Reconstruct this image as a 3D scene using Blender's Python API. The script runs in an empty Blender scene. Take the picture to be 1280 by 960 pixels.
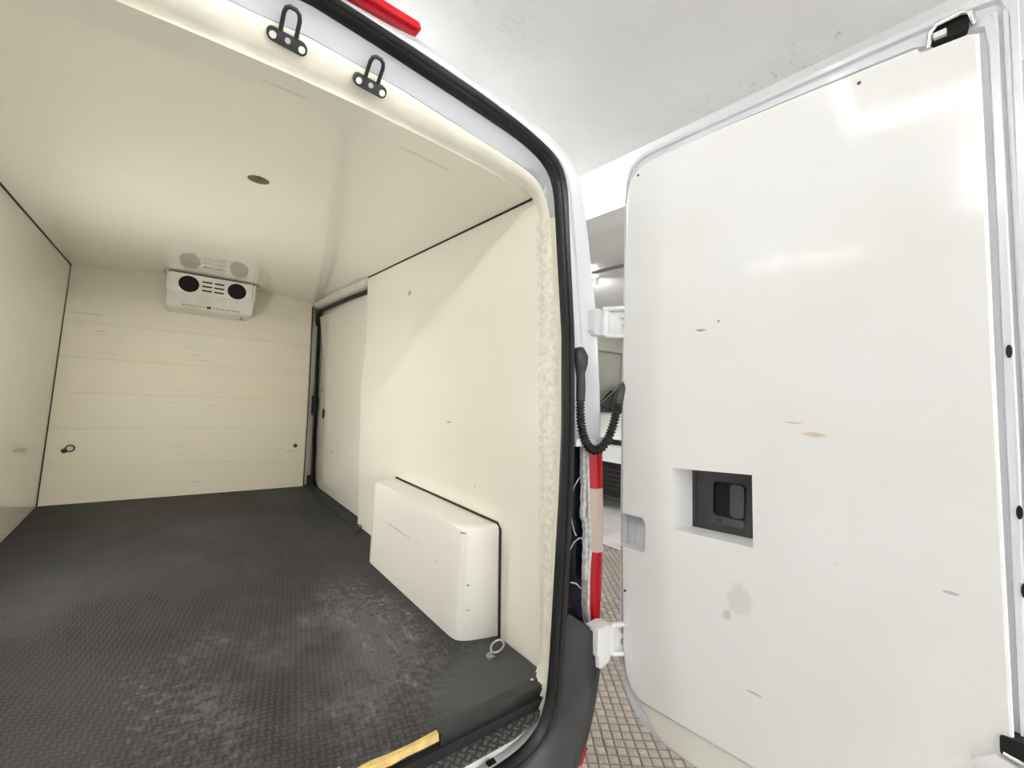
import bpy, math, random
from mathutils import Vector, Matrix
from mathutils.geometry import tessellate_polygon
from mathutils import noise as mnoise

random.seed(7)
scene = bpy.context.scene
COL = scene.collection

# ------------------------------------------------------------------ camera
EYE = Vector((0, 0, 0.9))
cam_d = bpy.data.cameras.new('camera')
cam_d.sensor_width = 36
cam_d.lens = 15.549
cam_d.clip_start = 0.02
cam = bpy.data.objects.new('camera', cam_d)
COL.objects.link(cam)
cam.matrix_world = Matrix.Translation(EYE) @ Matrix((
    (0.785905, -0.060112, -0.615418),
    (-0.615632, 0.017101, -0.787848),
    (0.057883, 0.998045, -0.023567))).to_4x4()
scene.camera = cam

# ------------------------------------------------------------------ world, exposure
w = bpy.data.worlds.new('world')
scene.world = w
w.use_nodes = True
w.node_tree.nodes['Background'].inputs['Color'].default_value = (1.0, 1.0, 1.0, 1)
w.node_tree.nodes['Background'].inputs['Strength'].default_value = 0.45
scene.view_settings.view_transform = 'Standard'
scene.view_settings.look = 'None'
scene.view_settings.gamma = 1
scene.view_settings.use_curve_mapping = False
scene.view_settings.exposure = 1.58
TUBE, TUBE_NEAR, CARGO_FILL, KEY, ROOF = 43.0, 5.0, 27.0, 41.0, 38.0         # strengths of the fluorescent tubes and of the added fill lamps

# ------------------------------------------------------------------ mesh helpers
class MB:
    def __init__(s):
        s.v = []; s.f = []
    def add(s, vs, fs):
        o = len(s.v)
        s.v += [Vector(p) for p in vs]
        s.f += [tuple(i + o for i in f) for f in fs]
        return s
    def box(s, c, size, M=None):
        c = Vector(c); hx, hy, hz = [a / 2 for a in size]
        P = [Vector((x, y, z)) for z in (-hz, hz) for y in (-hy, hy) for x in (-hx, hx)]
        if M is not None: P = [M @ p for p in P]
        return s.add([c + p for p in P], [(0, 2, 3, 1), (4, 5, 7, 6), (0, 1, 5, 4), (2, 6, 7, 3), (0, 4, 6, 2), (1, 3, 7, 5)])
    def bbox(s, a, b):
        a = Vector(a); b = Vector(b)
        return s.box((a + b) / 2, [abs(k) for k in (b - a)])
    def loft(s, rings, closed=True, cap0=False, cap1=False):
        n = len(rings[0]); vs = [p for r in rings for p in r]; fs = []
        m = n if closed else n - 1
        for i in range(len(rings) - 1):
            for j in range(m):
                k = (j + 1) % n
                fs.append((i * n + j, i * n + k, (i + 1) * n + k, (i + 1) * n + j))
        if cap0: fs.append(tuple(range(n))[::-1])
        if cap1: fs.append(tuple((len(rings) - 1) * n + j for j in range(n)))
        return s.add(vs, fs)
    def tube(s, path, r, seg=10, caps=True, closed=False):
        path = [Vector(p) for p in path]; n = len(path); rings = []
        rr = r if hasattr(r, '__len__') else [r] * n
        up = None
        for i, p in enumerate(path):
            if closed: t = path[(i + 1) % n] - path[i - 1]
            else: t = path[min(i + 1, n - 1)] - path[max(i - 1, 0)]
            t.normalize()
            if up is None:
                up = Vector((0, 0, 1)) if abs(t.z) < .9 else Vector((1, 0, 0))
            a = t.cross(up).normalized(); up = a.cross(t).normalized()
            rings.append([p + (a * math.cos(q) + up * math.sin(q)) * rr[i] for q in [2 * math.pi * k / seg for k in range(seg)]])
        if closed: rings.append(rings[0])
        return s.loft(rings, True, caps and not closed, caps and not closed)
    def poly(s, outline, holes=()):
        loops = [[Vector(p) for p in outline]] + [[Vector(p) for p in h] for h in holes]
        flat = [p for l in loops for p in l]
        return s.add(flat, tessellate_polygon(loops))
    def prism(s, outline, off, holes=()):
        """a plate: outline (3-D points) pushed along off"""
        off = Vector(off)
        s.poly(outline, holes); s.poly([Vector(p) + off for p in outline], [[Vector(p) + off for p in h] for h in holes])
        for l in [outline] + list(holes):
            l = [Vector(p) for p in l]
            s.loft([l, [p + off for p in l]])
        return s
    def build(s, name, mat, parent=None, smooth=None, org=None):
        o0 = Vector((0, 0, 0))
        if parent is not None: o0 = Vector(parent.get('_org', (0, 0, 0)))
        elif org is not None: o0 = Vector(org)
        me = bpy.data.meshes.new(name)
        me.from_pydata([tuple(p - o0) for p in s.v], [], s.f)
        me.materials.append(mat)
        import bmesh
        bm = bmesh.new(); bm.from_mesh(me)
        bmesh.ops.remove_doubles(bm, verts=bm.verts, dist=1e-5)
        bmesh.ops.recalc_face_normals(bm, faces=bm.faces)
        bm.to_mesh(me); bm.free()
        if smooth:
            for p in me.polygons: p.use_smooth = True
            me.set_sharp_from_angle(angle=math.radians(smooth))
        ob = bpy.data.objects.new(name, me); COL.objects.link(ob)
        if parent is not None:
            ob.parent = parent; ob['_org'] = tuple(o0)
        else:
            ob.location = o0; ob['_org'] = tuple(o0)
        return ob

def thing(name, loc, label, cat, group=None):
    o = bpy.data.objects.new(name, None); COL.objects.link(o)
    o.location = loc; o.empty_display_size = .1; o['_org'] = tuple(loc)
    o['label'] = label; o['category'] = cat
    if group: o['group'] = group
    return o
def struct(ob, label=None):
    ob['kind'] = 'structure'
    if label: ob['label'] = label
    return ob
def rrect(x0, x1, y0, y1, r, n=5):
    P = []
    for cx, cy, a0 in ((x1 - r, y1 - r, 0), (x0 + r, y1 - r, 90), (x0 + r, y0 + r, 180), (x1 - r, y0 + r, 270)):
        for k in range(n + 1):
            a = math.radians(a0 + 90 * k / n); P.append((cx + r * math.cos(a), cy + r * math.sin(a)))
    return P

# ------------------------------------------------------------------ materials
class NT:
    def __init__(s, name):
        s.m = bpy.data.materials.new(name); s.m.use_nodes = True
        s.t = s.m.node_tree; s.b = s.t.nodes['Principled BSDF']
        s.tc = None
    def n(s, typ, **kw):
        nd = s.t.nodes.new(typ)
        for k, v in kw.items(): setattr(nd, k, v)
        return nd
    def l(s, a, b): s.t.links.new(a, b)
    def obj(s):
        if s.tc is None: s.tc = s.n('ShaderNodeTexCoord')
        return s.tc.outputs['Object']
    def math(s, op, a, b=None, clamp=False):
        nd = s.n('ShaderNodeMath', operation=op, use_clamp=clamp)
        for i, x in enumerate((a, b)):
            if x is None: continue
            if isinstance(x, (int, float)): nd.inputs[i].default_value = x
            else: s.l(x, nd.inputs[i])
        return nd.outputs[0]
    def noise(s, scale, detail=3, rough=.5, stretch=None, loc=None):
        nd = s.n('ShaderNodeTexNoise'); nd.inputs['Scale'].default_value = scale
        nd.inputs['Detail'].default_value = detail; nd.inputs['Roughness'].default_value = rough
        mp = s.n('ShaderNodeMapping'); s.l(s.obj(), mp.inputs[0])
        if stretch: mp.inputs['Scale'].default_value = stretch
        if loc: mp.inputs['Location'].default_value = loc
        s.l(mp.outputs[0], nd.inputs['Vector'])
        return nd.outputs['Fac']
    def ramp(s, fac, a, b):
        nd = s.n('ShaderNodeMapRange', clamp=True); nd.interpolation_type = 'SMOOTHSTEP'
        nd.inputs['From Min'].default_value = a; nd.inputs['From Max'].default_value = b
        s.l(fac, nd.inputs['Value']); return nd.outputs[0]
    def mix(s, fac, a, b):
        nd = s.n('ShaderNodeMix', data_type='RGBA')
        if isinstance(fac, (int, float)): nd.inputs[0].default_value = fac
        else: s.l(fac, nd.inputs[0])
        for i, x in ((6, a), (7, b)):
            if isinstance(x, tuple): nd.inputs[i].default_value = (*x, 1)
            else: s.l(x, nd.inputs[i])
        return nd.outputs[2]
    def color(s, c):
        if isinstance(c, tuple): s.b.inputs['Base Color'].default_value = (*c, 1)
        else: s.l(c, s.b.inputs['Base Color'])
    def set(s, **kw):
        for k, v in kw.items():
            i = s.b.inputs[k.replace('_', ' ')]
            if isinstance(v, (int, float)): i.default_value = v
            else: s.l(v, i)
    def bump(s, h, strength=.3, dist=.01):
        nd = s.n('ShaderNodeBump'); nd.inputs['Strength'].default_value = strength; nd.inputs['Distance'].default_value = dist
        s.l(h, nd.inputs['Height']); s.l(nd.outputs[0], s.b.inputs['Normal'])
    def spot(s, c, r, rough=.6):
        """irregular mark: ellipsoid round object-space point c with radii r, broken up by noise"""
        mp = s.n('ShaderNodeVectorMath', operation='SUBTRACT'); s.l(s.obj(), mp.inputs[0]); mp.inputs[1].default_value = c
        dv = s.n('ShaderNodeVectorMath', operation='DIVIDE'); s.l(mp.outputs[0], dv.inputs[0]); dv.inputs[1].default_value = r
        ln = s.n('ShaderNodeVectorMath', operation='LENGTH'); s.l(dv.outputs[0], ln.inputs[0])
        return s.ramp(s.math('ADD', ln.outputs['Value'], s.math('MULTIPLY', s.noise(45, 3), rough * 1.6)), 1.25, .85)

def simple(name, col, rough=.5, metal=0, var=.06, nscale=8, bump=0, bscale=200, coat=0):
    k = NT(name)
    f = k.noise(nscale, 4)
    d = tuple(c * (1 - var * 2) for c in col); e = tuple(min(1, c * (1 + var)) for c in col)
    k.color(k.mix(k.ramp(f, .3, .7), d, e))
    k.set(Roughness=rough, Metallic=metal)
    if coat: k.set(Coat_Weight=coat, Coat_Roughness=.05)
    if bump: k.bump(k.noise(bscale, 3), bump, .004)
    return k.m

def liner(name, col, rough=.1, scuff=.5, smear=(1, 1, 1), marks=(), thresh=.70, coat=0, spec=.5, bump=.06):
    """glossy fibreglass sheet, faintly stained, with fine scuffs"""
    k = NT(name)
    big = k.ramp(k.noise(1.7, 3, stretch=smear), .35, .75)
    c = k.mix(k.math('MULTIPLY', big, .35), col, tuple(a * b for a, b in zip(col, (.95, .92, .86))))
    s1 = k.ramp(k.noise(9, 6, .72, stretch=smear), thresh, thresh + .05)
    s2 = k.ramp(k.noise(3, 2), .5, .62)
    c = k.mix(k.math('MULTIPLY', k.math('MULTIPLY', s1, s2), scuff), c, (.30, .27, .23))
    for (p, r, mc, amt) in marks:
        c = k.mix(k.math('MULTIPLY', k.spot(p, r), amt), c, mc)
    k.color(c)
    k.set(Roughness=rough, Specular_IOR_Level=spec)
    if coat: k.set(Coat_Weight=coat, Coat_Roughness=.03)
    k.bump(k.noise(2.2, 2), bump, .02)
    return k.m

CREAM = (.88, .848, .735)
VORG = (0.21, 2.6, -0.65)            # the van's own origin
def vl(x, y, z): return (x - VORG[0], y - VORG[1], z - VORG[2])
M = {}
M['ceil_liner'] = liner('ceiling_liner', CREAM, .035, .35, (1, .6, 1), marks=[
    (vl(.25, 3.29, 1.62), (.14, .018, .03), (.22, .2, .15), .8), (vl(.30, 3.27, 1.62), (.05, .03, .03), (.35, .32, .24), .7),
    (vl(.60, 1.27, 1.62), (.16, .012, .05), (.3, .28, .22), .25), (vl(.2, 1.24, 1.63), (.10, .008, .05), (.3, .28, .22), .25)], thresh=.72, bump=.015, spec=1.0)
M['wall_liner'] = liner('wall_liner', (.885, .855, .75), .13, .6, (1, 1, 1), marks=[
    (vl(.98, 2.17, 1.40), (.05, .035, .025), (.4, .37, .3), .8), (vl(1.02, 1.72, .76), (.05, .05, .006), (.25, .24, .22), .7),
    (vl(1.02, 1.44, .30), (.05, .006, .02), (.2, .2, .2), .7), (vl(1.02, 1.50, .52), (.05, .006, .012), (.2, .2, .2), .7)])
M['bulk_liner'] = liner('bulkhead_liner', (.82, .765, .61), .45, .7, (.5, 1, 9), thresh=.62)
M['arch_liner'] = liner('wheel_arch_liner', (.87, .85, .79), .25, .8, (.6, .6, 1.5), marks=[
    (vl(.875, 1.9, .25), (.02, .28, .006), (.45, .42, .36), .6), (vl(.885, 1.37, .385), (.02, .02, .005), (.1, .1, .09), .7),
    (vl(.90, 1.35, .2), (.02, .006, .008), (.08, .08, .07), .7), (vl(.92, 1.35, .11), (.03, .012, .005), (.25, .24, .2), .6)], thresh=.68)
M['door_liner'] = liner('door_liner', (.88, .885, .875), .12, .6, (1, 1, 2.2), coat=.0, marks=(), thresh=.685, bump=.015)
M['paint'] = simple('white_paint', (.82, .84, .86), .18, var=.01, coat=.5)
M['paint_in'] = simple('white_inner_paint', (.74, .762, .79), .28, var=.015, coat=.2)
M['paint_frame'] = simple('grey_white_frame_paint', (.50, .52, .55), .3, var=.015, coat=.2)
M['slider'] = liner('sliding_door_paint', (.80, .78, .69), .12, .4, (1, 1, .5), marks=[(vl(1.07, 3.62, .36), (.05, .07, .018), (.55, .5, .4), .7)])
k = NT('sealing_foam')
f = k.noise(60, 5, .65)
k.color(k.mix(k.ramp(f, .35, .62), (.70, .665, .56), (.85, .825, .73)))
k.set(Roughness=.8); k.bump(k.noise(90, 4), .35, .004); M['foam'] = k.m
M['edging'] = simple('cream_edging', (.84, .81, .69), .4, var=.03, nscale=14, bump=.1, bscale=40)
M['rubber'] = simple('black_rubber', (.009, .009, .010), .38, var=.2, bump=.1)
M['gasket'] = simple('black_gasket', (.012, .012, .012), .6, var=.2)
M['plastic'] = simple('black_plastic', (.035, .036, .038), .34, var=.15, bump=.15, bscale=500)
M['bumper'] = simple('bumper_plastic', (.019, .019, .021), .33, var=.12, bump=.12, bscale=420)
M['dark_grey'] = simple('dark_grey_plastic', (.04, .04, .044), .35, var=.1)
M['lever'] = simple('lever_grey_plastic', (.075, .075, .08), .35, var=.1)
M['navy'] = simple('navy_lamp_housing', (.006, .007, .02), .12, var=.2)
M['steel'] = simple('zinc_steel', (.55, .55, .54), .3, 1, .08, 30)
M['dark_steel'] = simple('dark_steel', (.05, .05, .052), .35, .6, .1, 30)
M['wood'] = simple('bare_plywood_edge', (.66, .47, .17), .7, var=.12, nscale=25, bump=.4, bscale=80)
M['wood_dull'] = simple('plywood_rim', (.46, .37, .2), .8, var=.15, nscale=30)
M['evap'] = simple('evaporator_white', (.84, .82, .73), .3, var=.04)
M['void'] = simple('fan_black', (.0015, .0015, .0015), .8, var=.1)
k = NT('red_lens'); k.color(k.mix(k.noise(30), (.50, .004, .012), (.62, .006, .018))); k.set(Roughness=.12, Transmission_Weight=.15); M['red'] = k.m
k = NT('pale_lens'); k.color(k.mix(k.noise(30), (.80, .62, .52), (.86, .72, .62))); k.set(Roughness=.15, Transmission_Weight=.25); M['pale'] = k.m
M['strip'] = simple('lamp_edge_strip', (.62, .62, .60), .6, var=.15, nscale=60, bump=.4)
M['white_plastic'] = simple('white_plastic', (.85, .85, .84), .3, var=.03)
M['chrome'] = simple('bright_metal', (.8, .8, .8), .2, 1, .03)

# rubber matting of the load floor: short raised dashes, laid basket-wise
def dashes(k, pitch, rot):
    mp = k.n('ShaderNodeMapping'); k.l(k.obj(), mp.inputs[0])
    mp.inputs['Rotation'].default_value = (0, 0, rot); mp.inputs['Scale'].default_value = (1 / pitch,) * 3
    sp = k.n('ShaderNodeSeparateXYZ'); k.l(mp.outputs[0], sp.inputs[0])
    fx = k.math('ABSOLUTE', k.math('SUBTRACT', k.math('FRACT', sp.outputs[0]), .5))
    fy = k.math('ABSOLUTE', k.math('SUBTRACT', k.math('FRACT', sp.outputs[1]), .5))
    par = k.math('FRACT', k.math('MULTIPLY', k.math('ADD', k.math('FLOOR', sp.outputs[0]), k.math('FLOOR', sp.outputs[1])), .5))
    par = k.math('GREATER_THAN', par, .25)
    a = k.math('MULTIPLY', k.ramp(fx, .49, .40), k.ramp(fy, .30, .16))
    b = k.math('MULTIPLY', k.ramp(fy, .49, .40), k.ramp(fx, .30, .16))
    m = k.n('ShaderNodeMix', data_type='FLOAT'); k.l(par, m.inputs[0]); k.l(a, m.inputs[2]); k.l(b, m.inputs[3])
    return m.outputs[0]
k = NT('rubber_floor')
d = dashes(k, .017, math.radians(12))
wear = k.ramp(k.noise(2.3, 5, .6, stretch=(1, .7, 1), loc=(.3, .1, 0)), .36, .62)
dust = k.ramp(k.noise(13, 5, .7, stretch=(1.5, .5, 1)), .5, .78)
base = k.mix(k.ramp(k.noise(1.1, 2), .3, .7), (.026, .025, .0245), (.040, .038, .039))
c = k.mix(k.math('MULTIPLY', d, .25), base, (.13, .127, .13))
wear = k.math('MULTIPLY', wear, k.math('ADD', k.math('MULTIPLY', k.spot(vl(.48, 1.55, 0), (.85, .95, .3), .8), .9), .22), True)
wd = k.math('MULTIPLY', wear, k.math('ADD', k.math('MULTIPLY', dust, .50), .22))
c = k.mix(wd, c, (.36, .36, .37))
smooth = k.spot(vl(1.02, 1.08, 0), (.44, .27, .3), .25)
c = k.mix(k.math('MULTIPLY', smooth, .8), c, (.085, .085, .087))
k.color(c); k.set(Roughness=k.math('ADD', k.math('MULTIPLY', dust, .15), .6), Specular_IOR_Level=.16)
k.bump(k.math('MULTIPLY', d, k.math('SUBTRACT', 1, smooth)), .9, .003); M['mat'] = k.m
k = NT('sill_tread')
d = dashes(k, .021, math.radians(57))
k.color(k.mix(k.ramp(d, .5, .95), (.045, .044, .043), (.12, .118, .115))); k.set(Roughness=.42); k.bump(d, .9, .003); M['tread'] = k.m

# garage
k = NT('garage_ceiling_concrete')
lines = k.ramp(k.noise(22, 3, .7, stretch=(1, 3, 1)), .55, .66)
patch = k.ramp(k.noise(.9, 2), .45, .7)
c = k.mix(k.ramp(k.noise(1.2, 4), .3, .7), (.74, .74, .735), (.83, .83, .825))
c = k.mix(k.math('MULTIPLY', k.math('MULTIPLY', lines, patch), .6), c, (.45, .45, .45))
c = k.mix(k.math('MULTIPLY', k.ramp(k.noise(11, 2), .76, .80), .6), c, (.25, .24, .22))
k.color(c); k.set(Roughness=.45); k.bump(k.noise(24, 5, .65, stretch=(1, 3, 1)), .25, .01); M['g_ceil'] = k.m
M['g_beam'] = simple('painted_beam', (.86, .86, .86), .5, var=.02, nscale=3, bump=.1, bscale=30)
M['g_wall'] = simple('garage_wall_paint', (.62, .61, .52), .6, var=.05, nscale=2, bump=.1, bscale=30)
M['g_wall_dark'] = simple('garage_wall_grey', (.30, .295, .26), .6, var=.06, nscale=2)
M['g_floor'] = simple('garage_floor_concrete', (.70, .69, .66), .3, var=.08, nscale=3, bump=.1, bscale=40)
M['tile_base'] = simple('tile_joint_brown', (.16, .125, .10), .6, var=.1)
k = NT('tread_tile')
k.color(k.mix(k.ramp(k.noise(3, 4), .3, .7), (.25, .215, .18), (.34, .295, .25))); k.set(Roughness=.4); k.bump(k.noise(120, 2), .2, .002); M['tile'] = k.m
M['tile_bar'] = simple('tread_bar_worn_shine', (.46, .41, .36), .4, var=.1, nscale=5)  # worn bars, their shine put into a lighter colour
M['car_white'] = simple('car_white_paint', (.86, .87, .87), .2, var=.01, coat=.6)
M['car_black'] = simple('car_black_plastic', (.02, .02, .02), .4, var=.2)
M['car_glass'] = simple('car_glass', (.03, .035, .035), .04, var=.2)
M['tyre'] = simple('tyre_rubber', (.02, .02, .02), .7, var=.2)
M['lamp_body'] = simple('lamp_housing_white', (.8, .8, .8), .4, var=.02)
for nm, st in (('tube', TUBE), ('tube_near', TUBE_NEAR), ('cargo_fill', CARGO_FILL), ('key', KEY), ('roof', ROOF)):
    k = NT('lit_' + nm); k.color((1, 1, 1)); k.b.inputs['Emission Color'].default_value = (1, .99, .965, 1); k.b.inputs['Emission Strength'].default_value = st; M[nm] = k.m

# ------------------------------------------------------------------ garage shell
GZ, CZ = -0.65, 2.30
floor = MB().bbox((-6, -6, GZ - .1), (12, 6.6, GZ)).build('floor', M['g_floor'])
struct(floor, 'pale concrete garage floor with a brown tread tiled area under the van')
struct(MB().bbox((-6, -6, CZ), (12, 6.6, CZ + .12)).build('ceiling', M['g_ceil']), 'white painted concrete garage ceiling with shuttering marks')
struct(MB().bbox((1.98, -6, 2.0), (2.17, 6.0, CZ)).build('trim_1', M['g_beam']), 'bright white ceiling beam running alongside the van')
struct(MB().bbox((-6, 6.0, GZ), (12, 6.2, CZ)).build('wall_back', M['g_wall_dark']), 'grey back wall of the garage behind the parked car')
struct(MB().bbox((3.5, 5.72, 1.86), (12, 6.0, 2.2)).build('trim_2', M['g_wall']), 'beige concrete lintel band across the garage back wall')
struct(MB().bbox((3.5, 5.9, GZ), (7.45, 6.0, 1.86)).bbox((7.5, 5.9, GZ), (12, 6.0, 1.86)).build('trim_3', M['g_wall']), 'beige lower panels of the garage back wall')
struct(MB().bbox((11.9, -6, GZ), (12, 6, CZ)).build('wall_right', M['g_wall']), 'plain garage wall beyond the open van door')
struct(MB().bbox((-3.6, -6, GZ), (-3.5, 6, CZ)).build('wall_left', M['g_beam']), 'white garage wall along the far side of the van')
struct(MB().tube([(3.55, -3, 2.26), (3.55, 5.7, 2.26)], .02, 8).build('trim_4', M['g_wall_dark'], smooth=40), 'thin conduit along the garage ceiling')

# tread tiles on the garage floor
tb = MB().bbox((-2.5, .3, GZ), (3.8, 5.5, GZ + .003)).build('tile_bed', M['tile_base'], floor)
P = .047
def tile_mesh(mb, M4):
    g = P * .445
    for (a, b, z0, z1) in [((-g, -g), (g, g), .003, .006)] + [((-g * .78 + i * g * .40, -g * .82), (-g * .78 + i * g * .40 + g * .2, g * .82), .006, .009) for i in range(4)]:
        vs = [(a[0], a[1], z0), (b[0], a[1], z0), (b[0], b[1], z0), (a[0], b[1], z0)]
        vs += [(x * 1.0, y * 1.0, z1) for x, y, _ in vs]
        mb.add([M4 @ Vector(p) for p in vs], [(4, 5, 6, 7), (0, 1, 5, 4), (1, 2, 6, 5), (2, 3, 7, 6), (3, 0, 4, 7)])
TR = math.radians(-38)
spots = []
for i in range(-110, 110):
    for j in range(-110, 110):
        x = P * i * math.cos(TR) - P * j * math.sin(TR); y = P * i * math.sin(TR) + P * j * math.cos(TR)
        x += 2.4; y += 1.6
        if not (1.22 < x < 3.77 and .33 < y < 3.6): continue
        near = 1.10 < x / max(y, .01) < 1.72 and x > 1.28
        spots.append((not near, math.hypot(x, y), x, y, (i + j) % 2))
spots.sort()
proto = MB(); tile_mesh(proto, Matrix.Identity(4))
t0 = proto.build('tile', M['tile'], floor)
def bar_slots(me):
    me.materials.append(M['tile_bar'])
    for p in me.polygons:
        if sum(me.vertices[v].co.z for v in p.vertices) / len(p.vertices) - (0 if me is t0.data else GZ) > .0072: p.material_index = 1
bar_slots(t0.data)
for n, (_, _, x, y, odd) in enumerate(spots[:300]):
    o = t0 if n == 0 else t0.copy()
    if n: COL.objects.link(o)
    o.parent = floor
    o.location = (x, y, GZ); o.rotation_euler = (0, 0, TR + (math.pi / 2 if odd else 0))
rest = MB()
for (_, _, x, y, odd) in spots[300:]:
    tile_mesh(rest, Matrix.Translation((x, y, GZ)) @ Matrix.Rotation(TR + (math.pi / 2 if odd else 0), 4, 'Z'))
rest = rest.build('tile_field', M['tile'], floor); rest['kind'] = 'stuff'; bar_slots(rest.data)

# ------------------------------------------------------------------ fluorescent lamps
def lamp(name, a, b, label, tm='tube'):
    a = Vector(a); b = Vector(b); c = (a + b) / 2; d = (b - a).normalized()
    t = thing(name, (c.x, c.y, CZ), label, 'lamp', 'fluorescent ceiling tubes')
    ang = math.atan2(d.y, d.x); R = Matrix.Rotation(ang, 3, 'Z')
    MB().box(c + Vector((0, 0, .045)), ((b - a).length + .04, .03, .03), R).build('housing', M['lamp_body'], t)
    MB().tube([a, b], .016, 12).build('tube', M[tm], t, 40)
    for p in (a, b):
        MB().box(p + Vector((0, 0, .01)), (.03, .04, .05), R).build('end_cap', M['lamp_body'], t)
    top = CZ - (c.z + .06)
    if top > .03:
        for q in (.2, .8):
            p = a.lerp(b, q); MB().tube([p + Vector((0, 0, .06)), (p.x, p.y, CZ)], .003, 6).build('wire', M['steel'], t)
    return t
lamp('tube_lamp', (.33, .47, 2.05), (.95, .47, 2.05), 'lit tube lamp across the van mirrored in the open door', 'tube_near')
lamp('tube_lamp', (.33, .43, 2.05), (.33, .08, 2.05), 'short lit tube lamp lengthwise mirrored in the open door', 'tube_near')
lamp('tube_lamp', (-1.35, .02, 2.24), (-.15, .02, 2.24), 'lit tube lamp on the ceiling just behind the rear opening', 'key')
lamp('tube_lamp', (.95, 2.05, 2.17), (.95, 3.5, 2.17), 'unseen tube lamp added above the van roof to brighten the ceiling', 'roof')  # out of view, added to brighten the garage ceiling and beam
lamp('tube_lamp', (-1.7, .6, 2.15), (-1.7, 3.4, 2.15), 'unseen tube lamp added along the far side of the van to light the ceiling', 'tube_near')  # hidden by the van, added for light on the garage ceiling
lamp('tube_lamp', (3.85, 3.45, 2.23), (3.85, 4.7, 2.23), 'lit ceiling tube lamp far beyond the beam between van and open door')
for x0, x1, y, lb in ((1.5, 4.7, -1.4, 'long unseen tube lamp added behind the van as fill, nearest to it'), (1.5, 4.7, -2.8, 'long unseen tube lamp added behind the van as fill, second from it'), (.8, 4.7, -4.2, 'long unseen tube lamp added behind the van as fill, third from it'), (-.5, 4.7, -5.6, 'long unseen tube lamp added behind the van as fill, farthest from it')):
    lamp('tube_lamp', (x0, y, 2.12), (x1, y, 2.12), lb)  # unseen rows, added to throw light into the load space

# ------------------------------------------------------------------ the van
van = thing('van', VORG, 'white refrigerated panel van with its rear door swung open', 'van')
XC = .21
ceil_z = lambda x: 1.632 - .045 * ((x - XC) / .77) ** 2
wall_r = lambda z: 1.03 - .0366 * z
wall_l = lambda z: -.61 + .0425 * z
YB = 4.129
YE = lambda z: 1.075 + .06 * z          # rear end of the lining

# --- rings round the rear opening, right half as (x, z), mirrored about XC
RINGS = {
 'foam': (1.00, .065, [(.21, 1.70), (.437, 1.686), (.608, 1.663), (.812, 1.637), (.896, 1.622), (.949, 1.594), (.977, 1.526), (.988, 1.424), (1.018, 1.103), (1.023, .733), (1.006, .33), (.988, .02), (.963, -.066), (.913, -.103), (.795, -.12), (.21, -.124)]),
 'seal_in': (.965, .065, [(.21, 1.748), (.377, 1.734), (.56, 1.713), (.784, 1.686), (.848, 1.672), (.902, 1.652), (.940, 1.622), (.96, 1.569), (.973, 1.411), (1.001, 1.099), (1.003, .789), (.995, .589), (.982, .395), (.961, .081), (.944, -.039), (.904, -.083), (.839, -.106), (.717, -.112), (.21, -.115)]),
 'seal_out': (.955, .065, [(.21, 1.786), (.481, 1.768), (.658, 1.75), (.806, 1.725), (.875, 1.707), (.941, 1.686), (.985, 1.656), (1.005, 1.594), (1.015, 1.42), (1.04, 1.103), (1.044, .79), (1.039, .586), (1.026, .39), (1.006, .072), (.992, -.052), (.964, -.101), (.906, -.139), (.8, -.152), (.21, -.155)]),
 'outer': (.95, .065, [(.21, 1.828), (.41, 1.818), (.548, 1.806), (.77, 1.779), (.915, 1.753), (.976, 1.735), (1.032, 1.706), (1.072, 1.671), (1.092, 1.609), (1.126, 1.449), (1.160, 1.244), (1.173, 1.142), (1.186, .954), (1.192, .762), (1.195, .573), (1.19, .362), (1.181, .107), (1.166, .023), (1.135, -.101), (1.085, -.203), (1.0, -.29), (.8, -.33), (.21, -.34)]),
}
NS = 128
def polar(pts, cx=XC, cz=.8, n=NS):
    """radius as a function of angle (0 = up, pi = down), right half"""
    A = [(math.atan2(x - cx, z - cz), math.hypot(x - cx, z - cz), x, z) for x, z in pts]
    out = []
    for k in range(n + 1):
        th = math.pi * k / n; d = (math.sin(th), math.cos(th)); hit = None
        for (a0, r0, x0, z0), (a1, r1, x1, z1) in zip(A, A[1:]):
            if a0 - 1e-9 <= th <= a1 + 1e-9:
                ex, ez = x1 - x0, z1 - z0; den = d[0] * ez - d[1] * ex
                r = ((x0 - cx) * ez - (z0 - cz) * ex) / den if abs(den) > 1e-9 else r0
                hit = r; break
        if hit is None: hit = A[0][1] if th < A[0][0] else A[-1][1]
        out.append(hit)
    for _ in range(2):
        out = [out[0]] + [(out[i - 1] + 2 * out[i] + out[i + 1]) / 4 for i in range(1, n)] + [out[-1]]
    return [(cx + r * math.sin(math.pi * k / n), cz + r * math.cos(math.pi * k / n)) for k, r in enumerate(out)]
def full(h): return h + [(2 * XC - x, z) for x, z in h[-2:0:-1]]
def ring3(h, a, b): return [Vector((x, a + b * z, z)) for x, z in full(h)]
H = {k_: polar(v[2]) for k_, v in RINGS.items()}
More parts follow.
